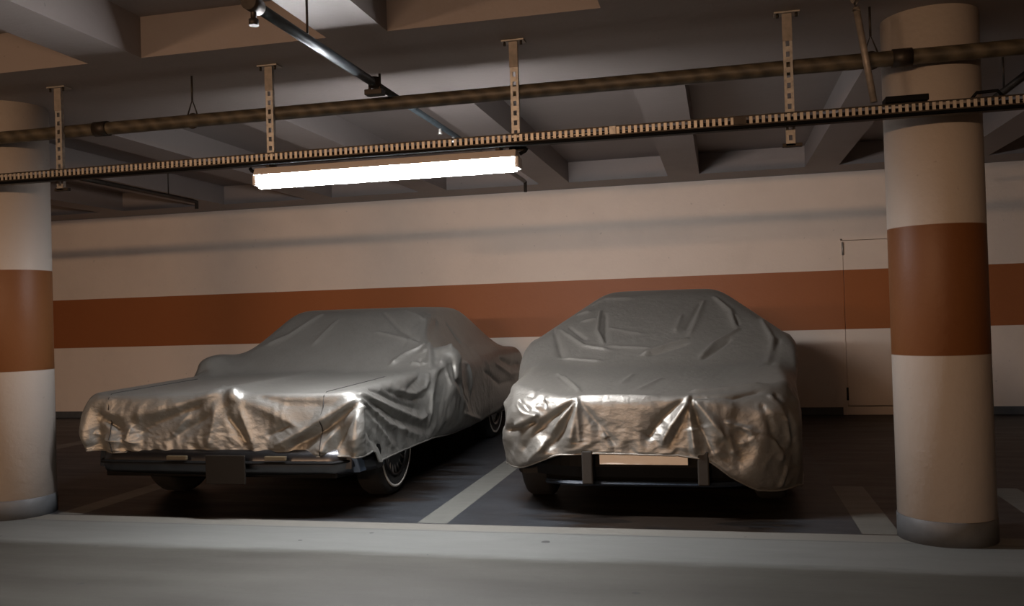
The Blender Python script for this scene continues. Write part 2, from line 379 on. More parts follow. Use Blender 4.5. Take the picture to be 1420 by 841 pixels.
MB().tube([(0, 1.3, 0), (0, 1.36, 0), (0, 1.36, -.07)], .018, seg=12).build('end_elbow', [M['dark_steel']], s2)
MB().tube([(0, .9, .02), (0, .9, ZS-2.42)], .006, seg=8).build('hanger_rod', [M['dark_steel']], s2)
s3 = empty('sprinkler_pipe', (1.62, 5.4, 2.40)); tag(s3, 'dark pipe running back behind the right column at the right edge', 'pipe')
MB().tube([(0, -.6, 0), (0, 2.8, 0)], .02, seg=14).build('pipe_run', [M['dark_steel']], s3)
MB().tube([(0, .2, .02), (0, .2, ZC-2.40)], .006, seg=8).build('hanger_rod', [M['dark_steel']], s3)

# ------------------------------------------------------------------ the lit tube fitting
LY = 4.572
lamp = empty('tube_light', (-1.77, LY, 2.0)); tag(lamp, 'lit white fluorescent tube fitting hanging below the cable tray', 'ceiling light')
HL = .755
MB().prism([(-.064, .028), (.064, .028), (.044, .068), (-.044, .068)], -HL, HL, bev=.006).build('housing', [M['white_plastic']], lamp)
def diffuser():
    mb = MB(); prof = [(-.040, .034)] + [(-.046*math.cos(a), .0-.042*math.sin(a)) for a in np.linspace(-.2, math.pi+.2, 14)] + [(.040, .034)]
    mb.prism(prof, -HL+.012, HL-.012); o = mb.build('diffuser', [M['tube']], lamp); return o
diffuser()
for s in (-1, 1):
    MB().box((s*HL-.012, -.05, -.026), (s*HL+.012, .05, .034), bev=.006).build('end_cap', [M['white_plastic']], lamp)
    MB().tube([(s*(HL+.01), 0, .05), (s*(HL+.04), 0, .065), (s*(HL+.05), 0, .08)], .010, seg=10).build('cable_gland', [M['black_plastic']], lamp)
for x in (-.70, -.36, -.02, .33, .68):
    MB().box((x-.009, -.054, .022), (x+.009, -.044, .05), bev=.002).build('clip', [M['galv']], lamp)
for x in (-.66, .66):
    MB().box((x-.012, -.07, .068), (x+.012, .02, .089), bev=.002).build('mounting_bracket', [M['dark_steel']], lamp)

# ------------------------------------------------------------------ cars
def smax(a, b, k):
    h = np.clip(.5+.5*(a-b)/k, 0, 1); return b*(1-h)+a*h + k*h*(1-h)
def smin(a, b, k): return -smax(-a, -b, k)
def planes(P_, pl, k=.05):
    d = None
    for (nx, ny, nz), (px, py, pz) in pl:
        L = math.sqrt(nx*nx+ny*ny+nz*nz); v = ((P_[..., 0]-px)*nx+(P_[..., 1]-py)*ny+(P_[..., 2]-pz)*nz)/L
        d = v if d is None else smax(d, v, k)
    return d
def ellip(P_, c, r):
    q = (P_-np.array(c))/np.array(r); L = np.linalg.norm(q, axis=-1)+1e-9; return (L-1)*min(r)*L/ (np.linalg.norm(q/np.array(r), axis=-1)*min(r)+1e-9)*1.0
def sdf_a(P_):     # long American saloon
    x, y, z = P_[..., 0], P_[..., 1], P_[..., 2]
    top = .752 + .035*np.clip(y/1.7, 0, 1) + .06*np.clip((y-2.5)/1.2, 0, 1) - .0*x
    top = top + .035*np.exp(-(x/.10)**2)*np.clip(1-y/2.5, 0, 1) + .012*np.clip((np.abs(x)-.72)/.15, 0, 1) 
    low = planes(P_, [((1, 0, 0), (.93, 0, 0)), ((-1, 0, 0), (-.93, 0, 0)), ((0, -1, -.10), (0, 0, .76)), ((0, 1, 0), (0, 4.5, 0)),
                      ((1, -.25, 0), (.93, .0, 0)), ((-1, -.25, 0), (-.93, .0, 0)), ((0, 0, -1), (0, 0, .28))], .03)
    low = smax(low, z-top, .025)
    gh = planes(P_, [((0, -.42, .74), (0, 1.50, .84)), ((0, .36, .75), (0, 3.35, 1.27)), ((.42, 0, .17), (.80, 0, .84)), ((-.42, 0, .17), (-.80, 0, .84)),
                     ((0, 0, 1), (0, 0, 1.285)), ((0, 0, -1), (0, 0, .5))], .07)
    d = smin(low, gh, .03)
    for s in (-1, 1): d = smin(d, ellip(P_, (.97, 1.70, .90) if s > 0 else (-.92, 1.58, .86), (.13, .09, .07) if s > 0 else (.12, .26, .08)), .03)
    d = np.minimum(d, ellip(P_, (.12, .015, .775), (.03, .04, .055)))
    return d
def sdf_b(P_):     # low hatchback coupe
    x, y, z = P_[..., 0], P_[..., 1], P_[..., 2]
    top = .70 + .16*np.clip(y/1.5, 0, 1) - .05*np.clip((.12-y)/.12, 0, 1)*0
    ax = np.abs(x)
    bow = .30*np.clip((ax-.38)/.5, 0, 1)**1.6
    low = smax(np.abs(x)-.835, -(y-bow) + .10*(z-.7)*-1*0, .05)
    low = smax(low, z-top - .03*np.clip((ax-.5)/.3, 0, 1), .03); low = smax(low, .10-z, .03); low = smax(low, y-4.2, .05)
    gh = planes(P_, [((0, -.46, .88), (0, 1.12, .87)), ((0, .24, .85), (0, 2.55, 1.34)), ((.36, 0, .47), (.45, 0, 1.345)), ((-.36, 0, .47), (-.45, 0, 1.345)),
                     ((1, 0, .22), (.955, 1.5, .96)), ((-1, 0, .22), (-.965, 1.5, .96)),
                     ((0, 0, 1), (0, 0, 1.355)), ((0, 0, -1), (0, 0, .5))], .05)
    d = smin(low, gh, .05)
    for s in (-1, 1):
        d = smin(d, ellip(P_, (s*.66, .17, .60), (.16, .13, .10)), .04)
    return d

def cover_sim(sdf, W, y0, y1, hem, hem_in, zfloor, seed, slack=1.015, dx=.036, steps=120, iters=12, K=13, bow=None, wide=None, side_lim=None, bend=.12, ringslack=1.03, grav=4.0):
    rng = np.random.RandomState(seed)
    # distance grid
    gx = np.arange(-1.35, 1.351, .03); gy = np.arange(-.45, y1+.5, .03); gz = np.arange(-.06, 1.62, .03)
    GP = np.stack(np.meshgrid(gx, gy, gz, indexing='ij'), -1); D = sdf(GP); g0, g1, g2 = np.gradient(D, .03)
    ln = np.sqrt(g0*g0+g1*g1+g2*g2)+1e-9; D = D/np.clip(ln, .6, 3); g0, g1, g2 = g0/ln, g1/ln, g2/ln
    S = np.stack([D, g0, g1, g2], -1); org = np.array([gx[0], gy[0], gz[0]]); sh = np.array(D.shape)
    def samp(p):
        q = (p-org)/.03; q = np.clip(q, 0, sh-1.001); i = q.astype(int); t = q-i; r = 0
        for a in (0, 1):
            for b in (0, 1):
                for c in (0, 1):
                    wgt = (t[:, 0] if a else 1-t[:, 0])*(t[:, 1] if b else 1-t[:, 1])*(t[:, 2] if c else 1-t[:, 2])
                    r = r + S[i[:, 0]+a, i[:, 1]+b, i[:, 2]+c]*wgt[:, None]
        return r
    # tent height
    WM = W + .2; hx = np.arange(-WM, WM+.001, .03); hy = np.arange(y0, y1+.001, .03)
    HP = np.stack(np.meshgrid(hx, hy, gz, indexing='ij'), -1); ins = sdf(HP) < 0.0
    H0 = np.where(ins, HP[..., 2], .45).max(-1)
    edge_h = H0[np.argmin(np.abs(hx-(-W+.06)))][None, :]
    H0 = np.where(np.abs(hx)[:, None] > W-.05, np.maximum(H0, edge_h-.01), H0); H0 = np.maximum(H0, .60)
    H = H0.copy()
    for _ in range(500):
        A = H.copy(); A[1:-1, 1:-1] = (H[2:, 1:-1]+H[:-2, 1:-1]+H[1:-1, 2:]+H[1:-1, :-2])/4 - .0007
        A[0, 1:-1] = (H[0, 2:]+H[0, :-2])/2*.5+.5*H[0, 1:-1]; A[-1, 1:-1] = (H[-1, 2:]+H[-1, :-2])/2*.5+.5*H[-1, 1:-1]
        H = np.maximum(A, H0)
    def hsamp(x, y):
        q = (x-hx[0])/.03; s_ = (y-hy[0])/.03; q = np.clip(q, 0, len(hx)-1.001); s_ = np.clip(s_, 0, len(hy)-1.001)
        i, j = q.astype(int), s_.astype(int); a, b = q-i, s_-j
        return H[i, j]*(1-a)*(1-b)+H[i+1, j]*a*(1-b)+H[i, j+1]*(1-a)*b+H[i+1, j+1]*a*b
    nx = int(round(2*W/dx)); xs = np.linspace(-W, W, nx+1)
    ys = [y0]
    while ys[-1] < y1: ys.append(ys[-1] + dx*(1+.9*max(0, min(1, (ys[-1]-2.0)/1.5))))
    ys[-1] = y1; ys = np.array(ys); ny = len(ys)-1
    XX, YY = np.meshgrid(xs, ys, indexing='ij'); XX, YY = XX.ravel(), YY.ravel()
    fade = np.clip(1-(YY-y0)/1.2, 0, 1)
    if bow: YB_ = YY + bow(XX)*fade
    else: YB_ = YY
    if wide: XX = XX*(wide(XX, YY)/W)
    top = np.stack([XX, YB_, hsamp(XX, YB_)+.02], -1)
    idx = np.arange((nx+1)*(ny+1)).reshape(nx+1, ny+1)
    per = list(idx[:, 0]) + list(idx[-1, 1:]) + list(idx[:-1, -1][::-1]) + list(idx[0, 1:-1][::-1]); n_p = len(per); per = np.array(per)
    out = np.zeros((n_p, 3))
    for k_, v in enumerate(per):
        i, j = divmod(v, ny+1)
        o_ = np.array([(-1 if i == 0 else 1 if i == nx else 0), (-1 if j == 0 else 1 if j == ny else 0), 0.])
        out[k_] = o_/np.linalg.norm(o_)
    base = top[per]; hz = np.array([hem(p[0], p[1]) for p in base]); hi_ = np.array([hem_in(p[0], p[1]) for p in base])
    pos = [top]; rings = [per]; cnt = len(top)
    for k_ in range(1, K+1):
        t = k_/K; z = base[:, 2]*(1-t)+hz*t
        p = base + out*(.03*math.sin(math.pi*min(1, t*1.2)) - hi_[:, None]*max(0, t-.6)/.4); p[:, 2] = z
        pos.append(p); rings.append(np.arange(cnt, cnt+n_p)); cnt += n_p
    X = np.concatenate(pos); N = len(X)
    con = []   # (i, j, kind)
    quads = []
    def E(a, b, kd): con.append(np.stack([np.ravel(a), np.ravel(b), np.full(np.size(a), kd)], -1))
    E(idx[:-1], idx[1:], 0); E(idx[:, :-1], idx[:, 1:], 0); E(idx[:-1, :-1], idx[1:, 1:], 1); E(idx[1:, :-1], idx[:-1, 1:], 1)
    E(idx[:-2], idx[2:], 2); E(idx[:, :-2], idx[:, 2:], 2)
    for i in range(nx):
        for j in range(ny): quads.append((idx[i, j], idx[i+1, j], idx[i+1, j+1], idx[i, j+1]))
    RK = np.concatenate([rings[k_]*1000000+np.roll(rings[k_], -1) for k_ in range(3, K)])
    for k_ in range(1, K+1):
        a, b = rings[k_-1], rings[k_]; b1 = np.roll(b, -1); a1 = np.roll(a, -1)
        E(a, b, 0); E(b, b1, 3 if k_ == K else 0); E(a, b1, 1); E(b, a1, 1); E(b, np.roll(b, -2), 2)
        if k_ > 1: E(rings[k_-2], b, 2)
        quads += list(zip(a, b, b1, a1))
    # bending across the top edge
    inner = []
    for v in per:
        i, j = divmod(int(v), ny+1); inner.append(idx[min(max(i, 1), nx-1), min(max(j, 1), ny-1)])
    E(np.array(inner), rings[1], 4)
    con = np.concatenate(con); ringc = np.isin(con[:, 0]*1000000+con[:, 1], RK); I, J, Kd = con[:, 0], con[:, 1], con[:, 2]
    L0 = np.linalg.norm(X[I]-X[J], axis=1)
    L0 *= np.where(Kd <= 1, slack*(1+.02*rng.randn(len(L0))), 1.0); L0[ringc] *= ringslack; L0 *= np.where(Kd == 3, .93, 1); 
    stiff = np.choose(Kd.astype(int), [1.0, .55, bend, .9, .05])
    # greedy colouring
    usedm = [0]*N; col = np.zeros(len(I), int)
    Il, Jl = I.tolist(), J.tolist(); order = rng.permutation(len(Il)).tolist()
    order = sorted(range(len(Il)), key=lambda q: Kd[q])
    for q in order:
        mk = usedm[Il[q]] | usedm[Jl[q]]; c = 0
        while mk >> c & 1: c += 1
        col[q] = c; usedm[Il[q]] |= 1 << c; usedm[Jl[q]] |= 1 << c
    groups = [(I[col == c], J[col == c], L0[col == c], stiff[col == c]) for c in range(col.max()+1)]
    print('cover', N, len(I), 'colours', len(groups))
    X += rng.randn(N, 3)*.003
    V = np.zeros_like(X); dt = 1/50; thick = .014
    for st in range(steps):
        prev = X.copy(); V[:, 2] -= grav*dt; V *= .97; X = X + V*dt
        for it in range(iters):
            for (a, b, l0, s_) in groups:
                dv = X[b]-X[a]; L = np.sqrt((dv*dv).sum(1))+1e-9; k_ = (s_*.5*(L-l0)/L)[:, None]*dv
                X[a] += k_; X[b] -= k_
            if it % 3 == 2 or it == iters-1:
                r = samp(X); pen = thick-r[:, 0]; hit = pen > 0
                X[hit] += r[hit, 1:]*pen[hit, None]
                # friction
                nrm = r[hit, 1:]; dm = X[hit]-prev[hit]; tn = dm-(dm*nrm).sum(1)[:, None]*nrm; X[hit] -= tn*.5
                lo = X[:, 2] < zfloor; X[lo, 2] = zfloor
        V = (X-prev)/dt
        sp_ = np.linalg.norm(V, axis=1); big = sp_ > 3; V[big] *= (3/sp_[big])[:, None]
    # the hem is stitched to a fixed line, so bring each hanging strip to its length
    zt = X[rings[0], 2].copy(); zh = X[rings[-1], 2].copy()
    for k_ in range(60): zh = (zh + np.roll(zh, 1) + np.roll(zh, -1))/3 if k_ < 2 else zh
    sc = (zt-hz)/np.maximum(zt-zh, .05)
    for k_ in range(1, K+1): X[rings[k_], 2] = zt-(zt-X[rings[k_], 2])*sc
    if side_lim:      # the hanging sides are gathered in towards the sills
        bl = np.clip((.95-X[:, 2])/.25, 0, 1); ax = np.abs(X[:, 0]); over = np.maximum(ax-side_lim, 0); X[:, 0] -= np.sign(X[:, 0])*over*.82*bl
    # the cloth lies quieter towards the tail
    a_, b_ = I[Kd == 0], J[Kd == 0]; wt = np.clip((X[:, 1]-1.6)/.6, 0, 1)[:, None]
    deg = (np.bincount(a_, minlength=N)+np.bincount(b_, minlength=N))[:, None]
    hem_ids = set(rings[-1].tolist()); wt[list(hem_ids)] = 0
    for _ in range(4):
        A = np.zeros_like(X); np.add.at(A, a_, X[b_]); np.add.at(A, b_, X[a_]); X = X*(1-.6*wt)+A/deg*.6*wt
    return X, quads, idx, rings, (nx, ny, K)

def seg_dist(Pn, a, b):
    a, b = np.array(a), np.array(b); ab = b-a; L = (ab*ab).sum()+1e-9
    t = np.clip(((Pn-a)@ab)/L, 0, 1); return np.linalg.norm(Pn-(a+t[:, None]*ab), axis=1), t
def make_cover(name, sim, mat, loc, label, seam_cols, folds, seed, crinkle=1.0):
    X, quads, idx, rings, (nx, ny, K) = sim
    me = bpy.data.meshes.new(name); me.from_pydata([tuple(p) for p in X], [], [tuple(int(a) for a in q) for q in quads]); me.update()
    bm = bmesh.new(); bm.from_mesh(me); bmesh.ops.recalc_face_normals(bm, faces=bm.faces[:]); bm.to_mesh(me); bm.free()
    o = bpy.data.objects.new(name, me); C.objects.link(o)
    md = o.modifiers.new('sub', 'SUBSURF'); md.levels = 2; md.render_levels = 2
    dg = bpy.context.evaluated_depsgraph_get(); dg.update()
    me2 = bpy.data.meshes.new_from_object(o.evaluated_get(dg)); o.modifiers.clear(); o.data = me2; me2.name = name
    n = len(me2.vertices); P_ = np.empty(n*3); me2.vertices.foreach_get('co', P_); P_ = P_.reshape(-1, 3)
    N_ = np.empty(n*3); me2.vertex_normals.foreach_get('vector', N_); N_ = N_.reshape(-1, 3)
    if N_[np.argmax(P_[:, 2]), 2] < 0: N_ = -N_
    disp = np.zeros(n)
    # pulled folds: (height, width, points...) as polylines on the cloth; negative heights are valleys
    for h, wd, *pts in folds:
        pts = [np.array(p) for p in pts]; nseg = len(pts)-1; best = np.full(n, 9.0); tt = np.zeros(n)
        lo = np.min(pts, 0)-3*wd; hi = np.max(pts, 0)+3*wd; msk = np.all((P_ > lo-.05) & (P_ < hi+.05), axis=1); ids = np.nonzero(msk)[0]; Q = P_[ids]
        bb = np.full(len(ids), 9.0); bt = np.zeros(len(ids))
        for k in range(nseg):
            d_, t_ = seg_dist(Q, pts[k], pts[k+1]); better = d_ < bb; bb[better] = d_[better]; bt[better] = (k+t_[better])/nseg
        wloc = wd*(.34+.46*np.clip(bt*1.6, 0, 1)); prof = np.exp(-np.abs(bb/wloc)**1.3)
        taper = np.minimum(1, np.minimum((bt+.12)/.2, (1.06-bt)/.16)); disp[ids] += 1.15*h*prof*np.clip(taper, 0, 1)
    # small creases, strongest on the hanging sides, almost none on the taut top
    steep = np.clip(1-np.abs(N_[:, 2])*1.15, .06, 1)
    Pl = P_.tolist(); off = Vector((seed*3.1, 0, 0)); cr = np.zeros(n)
    need = np.nonzero(P_[:, 1] < 3.2)[0]
    for i in need:
        v = Vector(Pl[i]) + off; wv = v + noise.noise_vector(v*5)*.10
        a = 1-2.2*abs(noise.noise(Vector((wv.x*7, wv.y*7, wv.z*4.5)))); b_ = 1-2.2*abs(noise.noise(wv*17+Vector((5, 2, 1))))
        cr[i] = .62*a+.30*b_
    disp += cr*.0075*steep*crinkle
    P_ = P_ + N_*disp[:, None]
    me2.vertices.foreach_set('co', P_.ravel()); me2.update()
    for p in me2.polygons: p.use_smooth = True
    me2.materials.clear(); me2.materials.append(mat)
    o.location = loc
    tag(o, label, 'car cover')
    perl = rings[0].tolist()
    P0 = P_[:len(X)]       # subdivision keeps the cage vertices first
    for path in seam_cols(idx, rings, perl, nx, ny, K):
        MB().tube([tuple(P0[v]+np.array([0, 0, .0])) for v in path], .004, seg=6).build('seam', [M['seam']], o)
    mb = MB(); hm = rings[-1].tolist(); pts = [tuple(P0[v]) for v in hm] + [tuple(P0[hm[0]])]
    mb.tube(pts, .006, seg=6, cap=False); mb.build('elastic_hem', [mat], o)
    return o

def wheel(parent, x, y, r, wd, side, whitewall, spokes):
    w_ = empty('wheel', (x, y, r)); w_.parent = parent
    o = side
    prof = [(r*.62, -wd/2), (r*.86, -wd/2-.004), (r*.96, -wd/2+.012), (r, -wd/2+.035), (r, wd/2-.035), (r*.96, wd/2-.012), (r*.86, wd/2+.004), (r*.62, wd/2)]
    MB().lathe(prof, 'X', 48, close=True).build('tyre', [M['rubber']], w_, smooth=True)
    if whitewall:
        h = o*(wd/2+.005); MB().lathe([(r*.80, h), (r*.80, h+o*.003), (r*.855, h+o*.003), (r*.855, h)], 'X', 48, close=True).build('whitewall_ring', [M['whitewall']], w_)
    hb = o*(wd/2-.012)
    MB().lathe([(r*.63, hb), (r*.63, hb+o*.02), (r*.58, hb+o*.02), (r*.56, hb), (r*.56, hb-o*.05), (.02, hb-o*.05)], 'X', 48).build('rim', [M['chrome'] if whitewall else M['dark_steel']], w_)
    MB().lathe([(.001, hb+o*.035), (.045, hb+o*.03), (.07, hb+o*.0), (.075, hb-o*.04)], 'X', 32).build('hub_cap', [M['spoke']], w_)
    for q in range(spokes):
        a = 2*math.pi*q/spokes
        MB().tube([(hb-o*.02, .07*math.cos(a), .07*math.sin(a)), (hb+o*.006, r*.565*math.cos(a), r*.565*math.sin(a))], .0065 if whitewall else .018, seg=6).build('spoke', [M['spoke'] if whitewall else M['dark_steel']], w_)
    return w_
def body_profile(length, zlow, wy, r, top, front=.04):
    p = [(front, zlow)]
    for cy in wy:
        a0 = math.asin(max(-1, min(1, (zlow-r)/(r+.05))))
        for a in np.linspace(math.pi-a0, a0, 14): p.append((cy+(r+.05)*math.cos(a), r+(r+.05)*math.sin(a)))
    p.append((length-.03, zlow)); return p + top[::-1]

# ---- long saloon under the silver cover
AX, AY = -3.08, 4.98
car = empty('car', (AX, AY, 0)); tag(car, 'long old saloon hidden under the silver cover, whitewall tyre and chrome bumper showing', 'car')
WY = (.80, 3.55); rW = .335
prof = body_profile(4.42, .30, WY, rW, [(.07, .68), (1.5, .72), (3.5, .78), (4.40, .80)])
MB().prism(prof, -.885, .885, bev=.02).build('body', [M['car_blue']], car)
MB().prism([(1.55, .72), (2.3, 1.24), (3.3, 1.24), (3.95, .78)], -.60, .60, bev=.03).build('cabin', [M['car_dark']], car)
MB().box((-.62, .25, .22), (.62, 4.2, .34), bev=.02).build('underbody', [M['under']], car)
for s in (-1, 1):
    for y in WY: wheel(car, s*.78, y, rW, .19, s, True, 20)
    MB().lathe([(.001, 0), (.04, .01), (.062, .04), (.065, .07)], 'Y', 20, center=(s*(.93 if s > 0 else .84), 1.70, .89 if s > 0 else .80)).build('side_mirror', [M['chrome']], car)
mb = MB()   # wrap-around chrome bumper with a pointed centre
def bumper(mb, z0, z1, out, inset=0):
    xs = np.linspace(-.95, .95, 25); k = 0; rows = []
    for x in xs:
        y = .035*abs(x) + max(0, abs(x)-.82)*2.0 - out; t = (z1-z0)
        rows.append([(x, y+.03, z0), (x, y, z0+.2*t), (x, y-.012, z0+.5*t), (x, y, z0+.8*t), (x, y+.03, z1), (x, y+.12, z1), (x, y+.12, z0)])
    vs_ = [[mb.b.verts.new(p) for p in r_] for r_ in rows]
    for a, b in zip(vs_[:-1], vs_[1:]):
        for i in range(7): fc = mb.b.faces.new((a[i], a[(i+1) % 7], b[(i+1) % 7], b[i])); fc.smooth = True
    mb.b.faces.new(vs_[0][::-1]); mb.b.faces.new(vs_[-1])
bumper(mb, .265, .42, .045); mb.build('front_bumper', [M['chrome']], car)
mb = MB(); bumper(mb, .335, .358, .075); mb.build('rubber_strip', [M['black_plastic']], car)
mb = MB().box((-.02, -.105, .225), (.245, -.09, .40), bev=.004); mb.build('plate_holder', [M['plate_dark']], car)
for s in (-1, 1):
    sx = .10+s*.335; MB().box((sx-.07, -.085, .365), (sx+.07, -.06, .392), bev=.005).build('turn_signal', [M['amber']], car)
    if s > 0: MB().prism([(.10, .27), (.50, .25), (.50, .36), (.03, .39)], .86, .91, bev=.01).build('fender_tip', [M['fender_blue']], car)
MB().prism([(.0, .25), (.35, .22), (.35, .34), (.0, .34)], -.80, .80, bev=.01).build('front_valance', [M['under']], car)

FOLDS_A = [
    (0.024, 0.05, (-0.209, 0.423, 0.776), (0.008, -0.011, 0.659), (-0.058, -0.007, 0.419)),
    (-0.022, 0.035, (0.079, -0.014, 0.634), (0.209, -0.007, 0.445)),
    (0.018, 0.04, (0.176, -0.011, 0.658), (0.263, -0.005, 0.426)),
    (-0.02, 0.05, (-0.05, -0.01, 0.634), (-0.3, -0.005, 0.494)),
    (0.015, 0.03, (-0.193, -0.008, 0.634), (-0.314, -0.005, 0.507)),
    (-0.024, 0.07, (-0.106, -0.008, 0.697), (-0.411, -0.008, 0.597), (-0.573, -0.01, 0.507)),
    (0.016, 0.05, (0.003, 0.002, 0.772), (-0.336, -0.008, 0.673), (-0.587, -0.007, 0.636)),
    (0.018, 0.04, (-0.604, -0.007, 0.558), (-0.637, -0.005, 0.467)),
    (0.015, 0.03, (-0.806, -0.012, 0.663), (-0.659, -0.009, 0.636)),
    (-0.02, 0.03, (-0.84, -0.007, 0.637), (-0.679, -0.006, 0.545)),
    (0.018, 0.03, (-0.864, -0.001, 0.518), (-0.76, -0.02, 0.476), (-0.56, -0.009, 0.462)),
    (0.032, 0.05, (0.915, -0.004, 0.715), (0.677, -0.011, 0.582), (0.398, -0.002, 0.439)),
    (-0.034, 0.045, (0.929, -0.009, 0.691), (0.741, -0.01, 0.545), (0.509, -0.007, 0.434)),
    (0.018, 0.03, (0.906, -0.019, 0.644), (0.739, -0.01, 0.472), (0.701, -0.017, 0.4)),
    (-0.014, 0.03, (0.923, -0.032, 0.609), (0.821, 0.013, 0.469), (0.784, 0.002, 0.397)),
    (0.015, 0.03, (0.947, -0.024, 0.632), (0.933, -0.035, 0.428)),
    (-0.015, 0.03, (0.291, 0.009, 0.743), (0.504, -0.008, 0.694), (0.772, -0.01, 0.692)),
    (-0.013, 0.03, (0.5, -0.007, 0.57), (0.333, -0.005, 0.495)),
    (0.014, 0.04, (0.101, -0.02, 0.76), (0.368, -0.009, 0.657), (0.578, -0.003, 0.557)),
    (0.016, 0.045, (-0.321, 2.218, 1.256), (-0.475, 1.9, 1.083), (-0.622, 1.772, 1.01)),
    (0.012, 0.04, (-0.127, 2.108, 1.201), (-0.195, 1.756, 1.001)),
    (-0.013, 0.03, (0.254, 2.217, 1.255), (0.511, 1.939, 1.106), (0.747, 1.778, 0.996)),
    (0.012, 0.03, (0.455, 2.245, 1.266), (0.647, 2.134, 1.179)),
    (0.012, 0.03, (0.315, 1.921, 1.095), (0.733, 1.771, 0.996)),
    (-0.01, 0.02, (0.639, 2.213, 1.211), (0.604, 1.677, 0.957)),
    (0.028, 0.05, (0.642, 2.208, 1.207), (0.789, 1.73, 0.972), (0.832, 1.597, 0.916)),
    (0.022, 0.03, (0.787, 1.709, 0.965), (0.666, 1.609, 0.918), (0.595, 1.488, 0.85)),
    (0.02, 0.03, (0.875, 1.464, 0.846), (0.752, 1.498, 0.854)),
    (-0.02, 0.03, (0.814, 1.529, 0.874), (0.94, 1.133, 0.765), (0.948, 0.817, 0.694)),
    (0.02, 0.03, (0.946, 1.319, 0.781), (0.957, 1.189, 0.689), (0.946, 0.98, 0.666), (0.944, 0.639, 0.724)),
    (-0.016, 0.025, (0.964, 1.162, 0.62), (0.949, 0.929, 0.629), (0.946, 0.456, 0.74)),
    (0.011, 0.014, (0.771, 0.724, 0.785), (0.935, 0.382, 0.759)),
    (0.011, 0.014, (0.754, 0.951, 0.789), (0.929, 0.574, 0.769)),
    (0.011, 0.014, (0.753, 1.102, 0.792), (0.931, 0.708, 0.771)),
    (0.011, 0.014, (0.744, 1.264, 0.795), (0.933, 0.858, 0.773)),
    (0.028, 0.035, (0.933, 0.066, 0.751), (0.952, 0.432, 0.64), (0.958, 1.057, 0.475), (0.969, 1.179, 0.504)),
    (-0.022, 0.03, (0.93, 0.23, 0.76), (0.948, 0.66, 0.642), (0.958, 1.064, 0.545)),
    (0.026, 0.03, (0.947, 0.03, 0.718), (0.952, 0.423, 0.527), (0.966, 1.067, 0.359)),
    (-0.018, 0.03, (0.944, 0.222, 0.687), (0.953, 0.6, 0.544), (0.974, 1.22, 0.384)),
    (0.018, 0.025, (0.966, 0.014, 0.684), (0.957, 0.308, 0.504), (0.959, 0.533, 0.358)),
    (-0.014, 0.025, (0.973, -0.006, 0.639), (0.957, 0.143, 0.477), (0.953, 0.34, 0.374)),
    (0.034, 0.04, (0.644, 2.307, 1.223), (0.884, 1.587, 0.915), (0.971, 1.253, 0.64), (0.978, 1.214, 0.442)),
    (-0.024, 0.03, (0.683, 2.375, 1.17), (0.917, 1.582, 0.915), (0.998, 1.415, 0.743)),
    (0.024, 0.03, (0.679, 2.277, 1.172), (1.014, 1.686, 0.969), (0.926, 2.416, 0.788), (0.954, 2.429, 0.667), (0.971, 2.356, 0.537)),
    (-0.02, 0.03, (1.051, 1.608, 0.85), (1.081, 1.6, 0.713), (0.997, 2.196, 0.486)),
    (0.014, 0.025, (0.985, 1.517, 0.871), (1.052, 1.535, 0.688), (1.056, 1.877, 0.487)),
    (-0.016, 0.03, (0.686, 2.591, 1.167), (0.803, 2.669, 0.969)),
    (-0.022, 0.04, (0.941, 3.552, 0.777), (0.949, 4.015, 0.68), (0.957, 4.351, 0.68)),
    (0.016, 0.04, (0.944, 3.375, 0.729), (0.951, 3.91, 0.596), (0.956, 4.345, 0.586)),
    (-0.016, 0.04, (0.949, 2.911, 0.703), (0.951, 3.481, 0.53), (0.953, 4.067, 0.523)),
    (0.014, 0.03, (1.053, 1.882, 0.423), (0.94, 2.758, 0.27), (0.932, 3.528, 0.293)),
]
